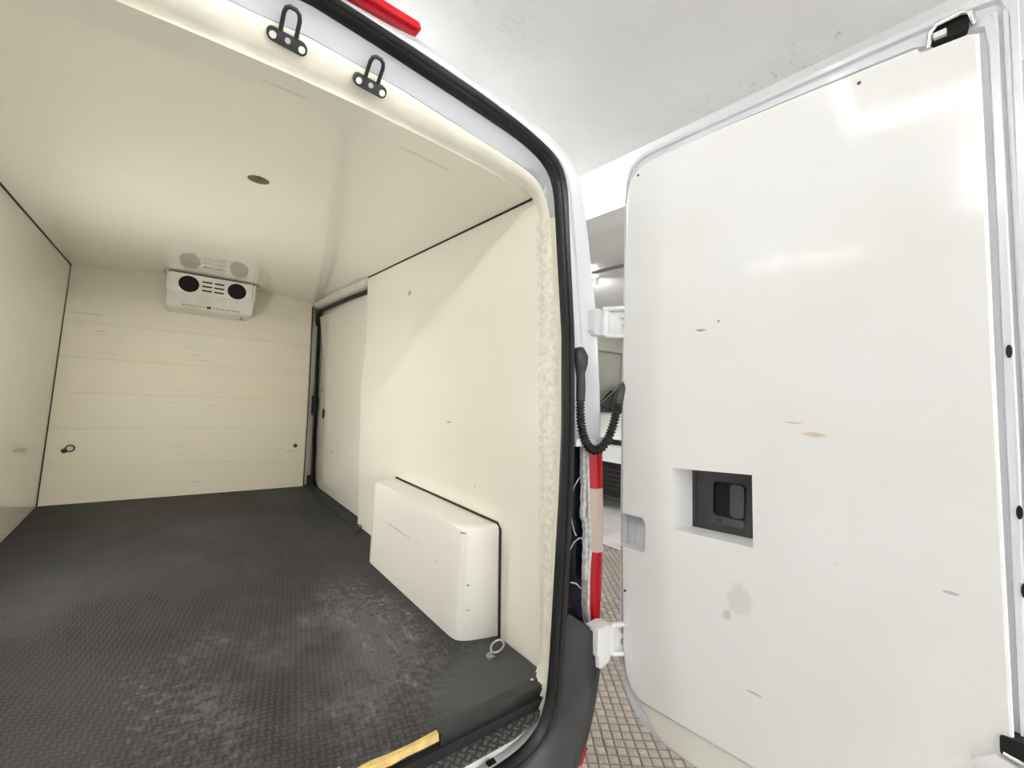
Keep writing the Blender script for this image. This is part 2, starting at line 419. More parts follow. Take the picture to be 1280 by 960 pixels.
# cross-section of the lining, same angles
sec = [(x, ceil_z(x)) for x in [XC + i * .762 / 14 for i in range(15)]] + [(.9735, 1.575), (.974, 1.53)] + [(wall_r(z), z) for z in (1.4, 1.2, 1, .8, .6, .4, .2, .1, .04, -.002)] + [(.9, -.03), (.5, -.035), (XC, -.035)]
H['liner'] = polar(sec)
def mixh(h0, h1, t): return [(a[0] + (b[0] - a[0]) * t, a[1] + (b[1] - a[1]) * t) for a, b in zip(h0, h1)]
def sweep(rings, keep):
    """loft rings, keeping the faces whose mid-point passes keep(x, z)"""
    mb = MB(); n = len(rings[0])
    for r0, r1 in zip(rings, rings[1:]):
        for j in range(n):
            k2 = (j + 1) % n; q = [r0[j], r0[k2], r1[k2], r1[j]]
            m = (rings[0][j] + rings[0][k2]) / 2
            if keep(m.x, m.z): mb.add(q, [(0, 1, 2, 3)])
    return mb
fa, fb, _ = RINGS['foam']; sa, sb, _ = RINGS['seal_in']; ta, tb_, _ = RINGS['seal_out']; oa, ob_, _ = RINGS['outer']
# foam edging: lumpy band from the lining to the metal header
fr = []
for i, (t, dy, bul) in enumerate([(0, 0, 0), (.06, -.003, .004), (.3, -.024, -.004), (.55, -.045, -.009), (.8, -.062, -.008), (.95, -.070, -.001), (1, -.072, .012)]):
    R_ = []
    for j, (x, z) in enumerate(full(mixh(H['liner'], H['foam'], t))):
        nn = mnoise.noise(Vector((x * 16, z * 16, i * 1.3))) * .0035 + mnoise.noise(Vector((x * 50, z * 50, i * 3.1))) * (.0022 if z < 1.5 else .0006)
        c = Vector((XC - x, 0, .8 - z)).normalized()
        y = (1.075 + .06 * z) * (1 - t) + (fa + fb * z) * t
        if i in (0,): nn = 0
        nn *= max(0, min(1, (z - .04) / .1))
        R_.append(Vector((x, y, z)) + c * (bul * -1 + nn * (1 if 0 < i < 6 else .3)) + Vector((0, nn * .6, 0)))
    fr.append(R_)
for sg in (1, -1):
    sweep(fr, lambda x, z: -.012 < z <= 1.50 and (x - XC) * sg > 0).build('foam_edging', M['foam'], van, 60)
sweep(fr, lambda x, z: z > 1.50).build('roof_edging', M['edging'], van, 60)
# painted metal round the opening, and the sill lip at its foot
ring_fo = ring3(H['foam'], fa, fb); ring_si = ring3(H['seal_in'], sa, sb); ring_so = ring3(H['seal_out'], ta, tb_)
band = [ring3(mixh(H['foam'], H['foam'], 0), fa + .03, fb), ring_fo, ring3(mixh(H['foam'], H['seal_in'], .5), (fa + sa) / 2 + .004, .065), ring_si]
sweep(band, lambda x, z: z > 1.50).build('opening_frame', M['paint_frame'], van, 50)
for sg in (1, -1):
    sweep(band, lambda x, z: -.03 < z <= 1.50 and (x - XC) * sg > 0).build('jamb_edge', M['edging'], van, 50)
lip = [ring3(mixh(H['liner'], H['foam'], .25), 1.03, .065), ring3(mixh(H['liner'], H['foam'], .8), fa + .01, .065), ring_fo, ring3(mixh(H['foam'], H['seal_in'], .5), (fa + sa) / 2 - .002, .065), ring_si]
sweep(lip, lambda x, z: z <= -.0).build('sill_lip', M['white_plastic'], van, 50)
# rubber seal, two lobes
sr = [ring_si]
for t, dy in [(.02, -.016), (.2, -.026), (.40, -.020), (.46, -.010), (.52, -.018), (.75, -.024), (.95, -.014)]:
    sr.append(ring3(mixh(H['seal_in'], H['seal_out'], t), (sa + (ta - sa) * t) + dy, .065))
sr.append(ring_so)
sweep(sr, lambda x, z: True).build('door_seal', M['rubber'], van, 50)
# outer jamb: white above the lamps, black bumper plastic below
def oring(t, dy): return ring3(mixh(H['seal_out'], H['outer'], t), ta + (oa - ta) * t + dy, .065)
jam = [ring_so, oring(.04, .016), oring(.40, .018), oring(.43, .010), oring(.50, .010), oring(.53, .016), oring(.80, .014), oring(.93, .006), oring(1.0, .012), oring(1.05, .05)]
sweep(jam, lambda x, z: z > .755).build('pillar_jamb', M['paint_in'], van, 30)
cav = [ring_so, oring(.03, .03), oring(.5, .045), oring(.80, .045), oring(1.0, .035)]
for sg in (1, -1):
    sweep(cav, lambda x, z: .235 < z <= .77 and (x - XC) * sg > 0).build('lamp_recess', M['navy'], van, 40)
bump = [ring_so, oring(.03, .004), oring(.2, -.012), oring(.45, -.030), oring(.7, -.036), oring(.88, -.028), oring(.98, -.008), oring(1.06, .05)]
sweep(bump, lambda x, z: z <= .235).build('bumper', M['bumper'], van, 50)
# body shell running forward
shell = [oring(1.0, .012), oring(1.02, .03), oring(1.05, .05)] + [ring3([(XC + (x - XC) * 1.012, z) for x, z in mixh(H['seal_out'], H['outer'], 1.05)], y, 0) for y in (1.3, 5.0)]
mb = sweep(shell, lambda x, z: True); mb.poly(shell[-1]); mb.build('body_shell', M['paint'], van, 40)
# third brake light on the roof edge
bl = MB(); rr = rrect(-.045, .46, 1.812, 1.836, .011, 4)
def brk(o, y): return [Vector((XC + (x - XC), y, z - .028 * ((x - XC) / .55) ** 2 + .004)) for x, z in o]
bl.loft([brk(rr, 1.10), brk(rr, 1.052), brk(rrect(-.040, .455, 1.816, 1.832, .008, 4), 1.046)], True, True, True).build('brake_light', M['red'], van, 40)

# --- load floor
fz = .0
mb = MB()
fo = [(-.61, YB), (-.61, 1.06), (-.58, 1.02), (.99, 1.02), (1.026, 1.065), (1.03, 2.84), (1.09, 2.86), (1.09, 4.26), (.99, YB)]
mb.prism([(x, y, -.028) for x, y in fo], (0, 0, .028)).build('load_floor', M['mat'], van)
MB().bbox((.99, 2.86, .0), (1.085, 4.22, .006)).build('door_step', M['gasket'], van)
# rear edge: black angle trim on the right, bare plywood where it has broken off
MB().add([(.62, 1.008, .003), (1.0, 1.012, .003), (1.0, 1.05, .003), (.62, 1.046, .003), (.62, 1.008, -.034), (1.0, 1.012, -.034)], [(0, 1, 2, 3), (0, 4, 5, 1)]).build('edge_trim', M['bumper'], van)
wp = []
for i in range(26):
    x = -.5 + (.618 + .5) * i / 25
    wp.append((x, 1.019 + random.uniform(-.004, .002), random.uniform(-.002, .002)))
MB().loft([[Vector((x, y + .007 + random.uniform(-.002, .005), .0022)) for x, y, z in wp], [Vector((x, y - .004, .0015)) for x, y, z in wp], [Vector((x, y - .008, -.014 + z)) for x, y, z in wp]], False).build('plywood_edge', M['wood'], van, 30)
MB().bbox((-.56, 1.0, -.075), (.99, 1.022, -.027)).build('edge_riser', M['gasket'], van)
MB().prism([(x, y, -.062) for x, y in [(-.56, 1.03), (-.52, .97), (-.40, .952), (.82, .952), (.95, .975), (.992, 1.035)]], (0, 0, .006)).build('sill_tread', M['tread'], van)
# square hole in the sill lip
MB().box((.765, .974, -.113), (.024, .016, .008), Matrix.Rotation(.1, 3, 'X')).build('sill_slot', M['void'], van)
MB().tube([(.965, 1.045, .002), (.965, 1.045, .006)], .006, 10).build('screw', M['chrome'], van)
MB().tube([(.37, 1.045, .002), (.37, 1.045, .006)], .006, 10).build('screw', M['chrome'], van)

# --- roof lining with the round hole for a lamp
hx, hy, hr, hs = .223, 1.865, .036, .06
mb = MB()
xs = [-.545, -.45, -.35, -.25, -.15, -.05, .05, hx - hs, hx - .03, hx, hx + .03, hx + hs, .35, .45, .55, .65, .75, .85, .93, .974]
ys = [0, hy - hs, hy - .03, hy, hy + .03, hy + hs, 2.2, 2.6, 3.0, 3.4, 3.8, YB]
def cp(x, y): return (x, YE(1.6) if y == 0 else y, ceil_z(x))
for i in range(len(xs) - 1):
    for j in range(len(ys) - 1):
        if xs[i] >= hx - hs - 1e-6 and xs[i + 1] <= hx + hs + 1e-6 and ys[j] >= hy - hs - 1e-6 and ys[j + 1] <= hy + hs + 1e-6: continue
        mb.add([cp(xs[i], ys[j]), cp(xs[i + 1], ys[j]), cp(xs[i + 1], ys[j + 1]), cp(xs[i], ys[j + 1])], [(0, 1, 2, 3)])
sq = [cp(hx + a, hy + b) for a, b in [(hs, 0), (hs, .03), (hs, hs), (.03, hs), (0, hs), (-.03, hs), (-hs, hs), (-hs, .03), (-hs, 0), (-hs, -.03), (-hs, -hs), (-.03, -hs), (0, -hs), (.03, -hs), (hs, -hs), (hs, -.03)]]
cir = [cp(hx + hr * math.cos(math.atan2(p[1] - hy, p[0] - hx)), hy + hr * math.sin(math.atan2(p[1] - hy, p[0] - hx))) for p in sq]
mb.loft([[Vector(p) for p in sq], [Vector(p) for p in cir]])
ceil_o = mb.build('roof_lining', M['ceil_liner'], van, 30)
MB().loft([[Vector(p) for p in cir], [Vector(p) + Vector((0, 0, .025)) for p in cir]]).build('lamp_hole', M['wood_dull'], ceil_o, 60)
MB().poly([Vector(p) + Vector((0, 0, .025)) for p in cir]).build('hole_back', M['void'], ceil_o)

# --- side linings
mb = MB(); Z8 = [-.005, .086, .496, .911, 1.116, 1.319, 1.589]; YF = [2.85, 2.844, 2.864, 2.869, 2.80, 2.787, 2.795]
NZ = 24
def yfront(z):
    for (z0, y0), (z1, y1) in zip(zip(Z8, YF), zip(Z8[1:], YF[1:])):
        if z0 <= z <= z1: return y0 + (y1 - y0) * (z - z0) / (z1 - z0) + .006 * math.sin(z * 31)
    return YF[-1]
zz = [-.005 + 1.60 * i / NZ for i in range(NZ + 1)]
rows = [[Vector((wall_r(z), YE(z), z)) for z in zz], [Vector((wall_r(z), 2.0, z)) for z in zz], [Vector((wall_r(z), yfront(z), z)) for z in zz], [Vector((wall_r(z) + .01, yfront(z) + .006, z)) for z in zz], [Vector((1.11, yfront(z) + .008, z)) for z in zz]]
mb.loft(rows, False).build('side_wall_lining', M['wall_liner'], van, 30)
rows = [[Vector((wall_l(z), y, z)) for z in zz] for y in (1.1, 2.6, YB)]
MB().loft(rows, False).build('side_wall_lining', M['wall_liner'], van, 30)
def strip(path, r=.005): return MB().tube(path, r, 8)
strip([(.972, YE(1.6), 1.592), (.972, 2.79, 1.592)], .0085).build('ceiling_gasket', M['gasket'], van, 40)
strip([(-.5425, 1.2, 1.59), (-.5425, YB, 1.59)], .006).build('ceiling_gasket', M['gasket'], van, 40)
strip([(-.545, YB - .004, 1.59), (-.61, YB - .004, 0)], .006).build('corner_gasket', M['gasket'], van, 40)

# --- unseen fill lamp added on the left wall lining to brighten the interior
def wl(y, z, d): return Vector((wall_l(z) + d, y, z))
cl = MB().loft([[wl(y, z, d) for y, z in rrect(2.28, 2.72, .60, .74, .02, 4)] for d in (-.002, .015)], True, False, True).build('fill_lamp', M['lamp_body'], van, 40)
MB().loft([[wl(y, z, d) for y, z in rrect(2.295, 2.705, .61, .73, .015, 4)] for d in (.0155, .022)], True, False, True).build('diffuser', M['cargo_fill'], cl, 40)

# --- bulkhead of horizontal panels
bulk = MB().bbox((-.63, YB + .006, -.03), (.985, YB + .02, 1.64)).build('bulkhead', M['wood_dull'], van)
zs = [-.005, .243, .503, .745, .98, 1.22, 1.64]
for z0, z1 in zip(zs, zs[1:]):
    g = .0007; x0 = lambda z: wall_l(z) + .001; x1 = lambda z: .993 - .015 * z
    def top(x, z): return min(z, ceil_z(x) + .004)
    mb = MB(); n = 14
    A = [Vector((x0(z0), YB, z0 + g))] + [Vector((x1(z0), YB, z0 + g))]
    up = []
    for i in range(n + 1):
        x = x1(z1) + (x0(z1) - x1(z1)) * i / n; up.append(Vector((x, YB, top(x, z1) - g)))
    mb.prism(A + up, (0, .012, 0)).build('panel', M['bulk_liner'], bulk)
def lash(c, nrm, side, parent=van, ring=True):
    """a D-ring on a small bolt; nrm points off the surface, side is where the ring lies"""
    c = Vector(c); nrm = Vector(nrm); side = Vector(side); oth = nrm.cross(side)
    b = MB().tube([c, c + nrm * .006, c + nrm * .007, c + nrm * .016], [.016, .016, .009, .008], 12).build('lashing_eye', M['steel'] if ring == 'f' else M['dark_steel'], parent, 40)
    if ring:
        pts = []
        for q in range(20):
            a = 2 * math.pi * q / 20
            pts.append(c + nrm * (.012 + .010 * (1 + math.cos(a)) ) + side * (.034 + .024 * math.cos(a)) + oth * .021 * math.sin(a))
        MB().tube(pts, .004, 8, closed=True).build('ring', M['steel'] if ring == 'f' else M['dark_steel'], b, 60)
    return b
lash((-.502, YB, .356), (0, -1, 0), (.85, 0, .5))
lash((.906, YB, .354), (0, -1, 0), (1, 0, 0), ring=False)
lash((.930, 1.22, .0), (0, 0, 1), (.96, .28, 0), ring='f')
lash((.978, 2.70, .0), (0, 0, 1), (.3, .95, 0))

# --- wheel arch boxes
def arch(sx):
    f = lambda x: x if sx > 0 else 2 * XC - x
    base = [(1.035, 1.313), (.975, 1.328), (.925, 1.342), (.897, 1.356), (.881, 1.375), (.876, 1.40), (.875, 1.45), (.876, 2.20), (.880, 2.232), (.892, 2.255), (1.035, 2.275)]
    mid = (1.035, 1.8)
    def rg(z, ins):
        out = []
        for x, y in base:
            dx, dy = mid[0] - x, mid[1] - y
            nx = 1 if x < .9 else max(0, (1.035 - x) / .135); ny = 1 if y < 1.4 else (-1 if y > 2.2 else 0)
            out.append(Vector((f(x + ins * nx), y + ins * ny, z)))
        return out
    a = MB().loft([rg(0, 0), rg(.392, .0), rg(.404, .004), rg(.411, .014)], False)
    a.poly(rg(.411, .014))
    a = a.build('wheel_arch', M['arch_liner'], van, 22)
    if sx > 0:
        strip([(wall_r(.41) - .001, 2.27, .413), (wall_r(.41) - .001, 1.335, .413), (wall_r(.4) - .001, 1.318, .395), (wall_r(0) - .001, 1.305, 0)], .006).build('gasket', M['gasket'], a, 40)
arch(1); arch(-1)

# --- sliding side door and what frames it
sx_ = lambda z: 1.09 - .03 * z
sl = MB(); zq = [-.0 + 1.56 * i / 20 for i in range(21)]
sl.loft([[Vector((sx_(z) + (.0 if y < 4.2 else .03), y, z)) for z in zq] for y in (2.86, 3.4, 4.0, 4.2, 4.28)], False)
sd = sl.build('sliding_door', M['slider'], van, 30)
def fe(z): return 3.86 + .26 * max(0, min(1, (z - .98) / .5)) ** 1.3 + .03 * math.sin(max(0, z - .9) * 5) * (z > .9)
pts = [(z, fe(z)) for z in zq if .03 < z < 1.49]
outl = [Vector((sx_(z) - .012, y, z)) for z, y in pts] + [Vector((sx_(z) - .012, 2.87, z)) for z, y in pts[::-1]]
MB().prism(outl, (.012, 0, 0)).build('panel', M['slider'], sd)
MB().box((sx_(.85) - .003, 3.985, .847), (.012, .05, .05)).build('latch_plate', M['wood_dull'], sd)
mb = MB(); mb.loft([[Vector((sx_(.645) - d, 3.94 + .026 * math.cos(a), .645 + .042 * math.sin(a))) for a in [q * math.pi / 8 for q in range(16)]] for d in (.0, .006)], True, True, True).build('finger_hole', M['void'], sd)
strip([(1.030, 2.80, 1.530), (1.028, 3.3, 1.538), (1.026, 4.05, 1.532), (1.028, 4.16, 1.515), (1.040, 4.215, 1.42)], .016).build('door_seal', M['gasket'], van, 40)
strip([(1.052, 4.232, 1.44), (1.057, 4.222, 1.1), (1.062, 4.205, .8), (1.066, 4.20, .4), (1.078, 4.20, .02)], .009).build('door_seal', M['gasket'], van, 40)
MB().box((1.050, 4.20, .70), (.03, .05, .17)).build('latch_block', M['gasket'], van)
MB().box((1.055, 4.20, .035), (.05, .06, .09)).build('guide_block', M['gasket'], van)
MB().prism([(.985, YB - .004, -.01), (1.095, 4.25, -.01), (1.06, 4.25, 1.58), (.962, YB - .004, 1.60)], (.004, .02, 0)).build('door_pillar', M['slider'], van)
strip([(.992, YB - .004, .0), (.988, YB - .004, .9), (.968, YB - .004, 1.56)], .004).build('pillar_gasket', M['gasket'], van, 40)
hd = MB()
hr_ = []
for y in [2.79, 2.95, 3.2, 3.5, 3.8, 4.0, YB + .02]:
    wv = .012 * math.sin(y * 5) ; lo = 1.556
    hr_.append([Vector((.94 + wv + .02 * (y > 3.9), y, ceil_z(.94) + .002)), Vector((.962 + wv * .6, y, 1.590)), Vector((.985, y, 1.566)), Vector((1.01, y, lo)), Vector((1.075, y, lo))])
hd.loft(hr_, False).build('door_header', M['edging'], van, 60)
MB().prism([(.966, 2.785, 1.55), (1.10, 2.785, 1.55), (1.10, 2.785, 1.60), (.966, 2.785, 1.60)], (0, .01, 0)).build('header_end', M['wall_liner'], van)

# --- strikers for the rear door on the header
def striker(x, z):
    c = Vector((x, 1.122, z)); U = Vector((0, -.66, .75)); N = Vector((0, -.75, -.66)); X_ = Vector((.998, 0, -.06))
    T = lambda a, b, d: c + X_ * a + U * b - N * d
    pl = [(a, b) for a, b in rrect(-.042, .042, -.014, .014, .013, 5)]
    pl = [(a, b + (.006 if abs(a) < .02 else 0)) for a, b in pl]
    s = MB().loft([[T(a, b, d) for a, b in pl] for d in (.012, -.010)], True, True, True).build('striker', M['dark_steel'], van, 30)
    MB().tube([T(-.016, .012, -.006), T(-.016, .05, -.014), T(-.013, .060, -.016), T(-.006, .065, -.016), (T(.006, .065, -.016)), T(.013, .060, -.016), T(.016, .05, -.014), T(.016, .012, -.006)], .0048, 8).build('loop', M['dark_steel'], s, 50)
    for a in (-.030, .030):
        MB().tube([T(a, -.001, -.008), T(a, -.001, -.0135)], .0075, 12).build('bolt', M['chrome'], s, 30)
    MB().tube([T(0, .002, -.008), T(0, .002, -.0125)], .006, 12).build('bolt', M['steel'], s, 30)
striker(.170, 1.674); striker(.362, 1.664)

# --- tail lamp in the recess on the near corner
tl = MB()
zt = [.13, .17, .21, .25, .30, .34, .39, .45, .52, .60, .68, .74, .762]
xo = [1.172, 1.180, 1.185, 1.189, 1.193, 1.196, 1.198, 1.198, 1.197, 1.195, 1.193, 1.191, 1.190]
xi = [1.160, 1.145, 1.140, 1.140, 1.141, 1.143, 1.149, 1.146, 1.142, 1.138, 1.134, 1.130, 1.129]
def lens(i0, i1, mat, name, split=None):
    mb = MB(); rows = []
    for i in range(i0, i1 + 1):
        z = zt[i]; y = .952 + .065 * z
        a, b = xi[i] + .004, xo[i] + .004
        rows.append([Vector((a, y + .05, z)), Vector((a, y + .012, z)), Vector((a + .25 * (b - a), y - .002, z)), Vector((a + .7 * (b - a), y - .004, z)), Vector((b, y + .006, z)), Vector((b + .004, y + .05, z))])
    mb.loft(rows, False)
    return mb.build(name, mat, tail, 40)
tail = MB().loft([[Vector((x, .952 + .065 * z + d, z)) for x, d in ((a - .002, .052), (a - .002, .018), (a + .005, .012), (a + .006, .052))] for z, a in zip(zt, xi)], False).build('tail_lamp', M['strip'], van, 40)
lens(9, 12, M['red'], 'red_lens'); lens(6, 9, M['pale'], 'clear_lens'); lens(0, 6, M['red'], 'red_lens')
# inner edge strip of the lamp, ragged
rg = []
for i in range(30):
    z = .30 + .45 * i / 29; y = .955 + .065 * z + .03
    xx = 1.118 + .012 * (z < .5) + random.uniform(-.003, .003)
    rg.append([Vector((xx - .002, y, z)), Vector((xx + random.uniform(0, .002), y - .012, z)), Vector((xx + .014, y - .012, z)), Vector((xx + .016, y, z))])
MB().loft(rg, False).build('edge_strip', M['strip'], tail, 30)
def yrec(z): return .955 + .065 * z + .038
for path in ([(1.135, .64), (1.11, .63), (1.085, .60), (1.072, .56), (1.068, .50), (1.066, .43)], [(1.072, .56), (1.078, .50), (1.09, .46), (1.10, .445)], [(1.068, .40), (1.09, .425), (1.115, .435), (1.135, .43)], [(1.075, .30), (1.10, .292), (1.125, .27)]):
    MB().tube([(x, yrec(z) - .006, z) for x, z in path], .0022, 6).build('scratch', M['strip'], tail)
MB().box((1.092, .955, -.215), (.02, .05, .05), Matrix.Rotation(.5, 3, 'Y')).build('reflector', M['red'], van)

MB().prism([(1.025, .962, .232), (1.09, .945, .187), (1.15, .942, .142), (1.19, .955, .112), (1.19, 1.0, .112), (1.025, 1.01, .232)], (0, 0, -.012)).build('bumper_ledge', M['bumper'], van)
# --- hinges; the door's own axes (s along the door, z up it, d towards the load space)
TH, PHI = math.radians(3.6), .036
DO = Vector((1.2, .92, .9)); ES = Vector((math.sin(TH), -math.cos(TH), 0)); EN = Vector((-math.cos(TH), -math.sin(TH), 0)); UZ = Vector((0, 0, 1))
def D(s, z, d=0.0):
    z -= .9
    return DO + ES * (s * math.cos(PHI) - z * math.sin(PHI)) + UZ * (s * math.sin(PHI) + z * math.cos(PHI)) + EN * d
def hinge(z, low):
    Y = .95 + .065 * z
    if low:
        o = [(1.108, .045), (1.150, .050), (1.186, .040), (1.186, -.035), (1.168, -.075), (1.135, -.085), (1.118, -.075), (1.116, -.045), (1.108, -.035)]
    else:
        o = [(1.128, .040), (1.150, .048), (1.180, .040), (1.180, -.035), (1.160, -.048), (1.140, -.046), (1.128, -.030)]
    h = MB().loft([[Vector((x + i_, Y + d_, z + zz_ * k_)) for x, zz_ in o] for i_, d_, k_ in (((0, 0, 1), (0, -.045, 1), (.002, -.049, .95)) if low else ((0, .02, 1), (0, -.010, 1), (.002, -.014, .95)))], True, True, True)
    h = h.build('hinge', M['white_plastic'] if low else M['paint_in'], van, 30)
    p = Vector((1.176, Y - (.048 if low else .022), z))
    MB().tube([p + Vector((0, 0, -.045)), p + Vector((0, 0, .045))], .013, 14).build('pin', M['white_plastic'], h, 40)
    q = D(.012, z, -.034)
    d = (q - p)
    nrm = Vector((d.y, -d.x, 0)).normalized()
    T = lambda s, zz_, o=0: p + d * s + Vector((0, 0, zz_)) + nrm * o
    MB().prism([T(0, -.04), T(1.0, -.045), T(1.0, .045), T(0, .04)], nrm * -.006).build('arm', M['white_plastic'], h)
    MB().tube([T(-.1, .045, .006), T(.5, .047, .008), T(1.0, .047, .006)], .0085, 10).build('arm_flange', M['white_plastic'], h, 50)
    MB().tube([T(0, -.045, .006), T(.5, -.047, .008), T(1.0, -.047, .006)], .0085, 10).build('arm_flange', M['white_plastic'], h, 50)
    for s_, zz_ in ((.62, -.012), (.55, .026)):
        MB().tube([T(s_, zz_, -.001), T(s_, zz_, .004)], .0105, 14).build('bolt', M['steel'], h, 30)
hinge(.135, True); hinge(1.165, False)

# --- ribbed cable hose from pillar to door
def bez(p0, p1, p2, p3, n):
    p0, p1, p2, p3 = map(Vector, (p0, p1, p2, p3))
    return [p0 * (1 - t) ** 3 + p1 * 3 * t * (1 - t) ** 2 + p2 * 3 * t * t * (1 - t) + p3 * t ** 3 for t in [i / n for i in range(n + 1)]]
hp = bez((1.058, .990, .905), (1.050, .985, .69), (1.168, .952, .665), (1.190, .944, .90), 400)
arc = [0]
for a_, b_ in zip(hp, hp[1:]): arc.append(arc[-1] + (b_ - a_).length)
rad = [.0132 + .0022 * max(-1, min(1, 2.2 * math.sin(2 * math.pi * t / .0105))) for t in arc]
hose = MB().tube(hp, rad, 14).build('cable_hose', M['rubber'], van, 75)
MB().tube([(1.058, .990, .89), (1.055, .988, .93), (1.053, .99, .97), (1.053, .994, 1.0)], [.0145, .015, .0145, .015], 14).build('sleeve', M['plastic'], hose, 50)
MB().tube([(1.053, .992, .985), (1.052, .990, 1.01), (1.053, .992, 1.032), (1.056, 1.004, 1.048), (1.06, 1.03, 1.052)], [.016, .021, .023, .022, .014], 16).build('grommet', M['plastic'], hose, 50)
MB().tube([(1.1895, .944, .89), (1.197, .942, .925), (1.212, .938, .95), (1.245, .93, .965)], [.0155, .016, .018, .018], 14).build('grommet', M['plastic'], hose, 50)
MB().bbox((1.046, .987, .745), (1.19, 1.0, .768)).build('lamp_shelf', M['paint_in'], van)

# --- wheels (under the body)
for x in (1.04, -.62):
    for y in (1.75, 4.6):
        a = Vector((x - .1, y, GZ + .34)); b = Vector((x + .1, y, GZ + .34))
        wh = MB().tube([a, a.lerp(b, .1), a.lerp(b, .9), b], [.30, .34, .34, .30], 32).build('wheel', M['tyre'], van, 40)
        MB().tube([a - Vector((.003, 0, 0)), b + Vector((.003, 0, 0))], .2, 24).build('rim', M['steel'], wh, 40)

# ------------------------------------------------------------------ the open rear door (part of the van)
lin = [(.82, -.026), (.10, -.026), (.073, -.024), (.039, -.003), (.018, .036), (.006, .12), (-.002, .35), (-.010, .62), (-.016, .9), (-.017, 1.3), (-.015, 1.557), (-.009, 1.625), (.006, 1.657), (.03, 1.680), (.07, 1.692), (.13, 1.695), (.30, 1.695), (.50, 1.689), (.70, 1.682), (.722, 1.680), (.726, 1.668), (.80, 1.664), (.814, 1.656), (.819, 1.42), (.829, .82), (.840, .30), (.845, -.01)]
pocket = [(-.06, .428), (.070, .428), (.077, .436), (.077, .516), (.068, .530), (-.06, .530)]
# the pocket opens through the hinge edge: cut it out of the outline
lo_ = lin[:7] + [(-.003, .428)] + pocket[1:5] + [(-.0075, .530)] + lin[7:]
rec = [(.170, .521), (.395, .524), (.391, .711), (.167, .701)]
door = MB()
recO = [D(*p) for p in rec]
BEV = .006
def inset(poly_, dd):
    out = []; n = len(poly_)
    for i in range(n):
        a = Vector(poly_[i - 1]); b = Vector(poly_[i]); c = Vector(poly_[(i + 1) % n])
        n1 = Vector((-(b - a).y, (b - a).x)).normalized(); n2 = Vector((-(c - b).y, (c - b).x)).normalized()
        m = (n1 + n2); m = m / max(.35, m.length_squared / 2) if m.length > 1e-6 else n1
        out.append((b.x + m.x * dd / 1, b.y + m.y * dd / 1))
    return out
# orientation check so that inset goes inwards
area = sum(a[0] * b[1] - b[0] * a[1] for a, b in zip(lo_, lo_[1:] + lo_[:1]))
sgn = 1 if area > 0 else -1
li = inset(lo_, BEV * sgn)
# --- door root: the pressed steel shell
fr_out = [(.85, -.138), (.20, -.138), (.139, -.134), (.09, -.122), (.056, -.104), (.02, -.07), (-.002, -.03), (-.018, .05), (-.026, .2), (-.034, .6), (-.038, 1.0), (-.040, 1.4), (-.042, 1.60), (-.038, 1.690), (-.022, 1.722), (.012, 1.742), (.06, 1.748), (.16, 1.749), (.40, 1.751), (.625, 1.754), (.84, 1.752), (.862, 1.744), (.868, 1.72), (.872, 1.3), (.874, .6), (.874, -.11)]
def polar2(pts, c=(.42, .8), n=220):
    out = []
    for k_ in range(n):
        th = 2 * math.pi * k_ / n; d = (math.cos(th), math.sin(th)); best = None
        for (x0, z0), (x1, z1) in zip(pts, pts[1:] + pts[:1]):
            ex, ez = x1 - x0, z1 - z0; den = d[0] * ez - d[1] * ex
            if abs(den) < 1e-12: continue
            px, pz = x0 - c[0], z0 - c[1]
            r = (px * ez - pz * ex) / den; u = (px * d[1] - pz * d[0]) / den
            if r > 0 and -1e-6 <= u <= 1 + 1e-6: best = r if best is None else max(best, r)
        out.append((c[0] + d[0] * best, c[1] + d[1] * best))
    return out
pa = polar2(lin); pb = polar2(fr_out)
def pm(t, d): return [D(a[0] + (b[0] - a[0]) * t, a[1] + (b[1] - a[1]) * t, d) for a, b in zip(pa, pb)]
sh = MB().loft([pm(-.06, -.03), pm(.20, -.034), pm(.24, -.022), pm(.45, -.022), pm(.50, -.036), pm(.72, -.038), pm(.78, -.030), pm(.97, -.030), pm(1.0, -.036), pm(1.0, -.062), pm(.98, -.075)])
sh.poly(pm(.98, -.075))
rd = sh.build('rear_door', M['paint_in'], van, 28)
rd['label'] = 'white rear door hinged open, inner lining towards the load space'
# --- lining panel with the two cut-outs
lp = MB()
liv = [D(s, z, 0) for s, z in li]
lp.poly(liv, [recO])
lp.loft([[D(s, z, -.034) for s, z in lo_], [D(s, z, -BEV) for s, z in lo_], [D(s, z, -BEV * .3) for s, z in inset(lo_, BEV * .3 * sgn)], liv])
lp.build('door_lining', M['door_liner'], rd, 8)
# handle recess
recB = [(.203, .527), (.388, .531), (.386, .711), (.200, .701)]
MB().loft([recO, [D(p[0], p[1], -.068) for p in recB]]).build('handle_recess', M['door_liner'], rd)
rb = [(recB[0][0] - .004, recB[0][1] - .004), (recB[1][0] + .004, recB[1][1] - .004), (recB[2][0] + .004, recB[2][1] + .004), (recB[3][0] - .004, recB[3][1] + .004)]
def plate(outl, d0, d1, mat, name, parent, holes=(), sm=30):
    mb = MB(); mb.prism([D(s, z, d0) for s, z in outl], EN * (d1 - d0), [[D(s, z, d0) for s, z in h] for h in holes])
    return mb.build(name, mat, parent, sm)
frm_h = rrect(.262, .352, .575, .672, .012, 4); frm_h2 = frm_h
plate(rb, -.0735, -.064, M['dark_grey'], 'handle_plate', rd, [frm_h])
plate(rrect(.208, .213, .535, .695, .002, 2), -.064, -.061, M['dark_grey'], 'plate_rib', rd)
MB().loft([[D(s, z, -.0645) for s, z in frm_h], [D(s, z, -.0725) for s, z in rrect(.266, .348, .579, .668, .010, 4)]], True, False, True).build('handle_cup', M['void'], rd, 30)
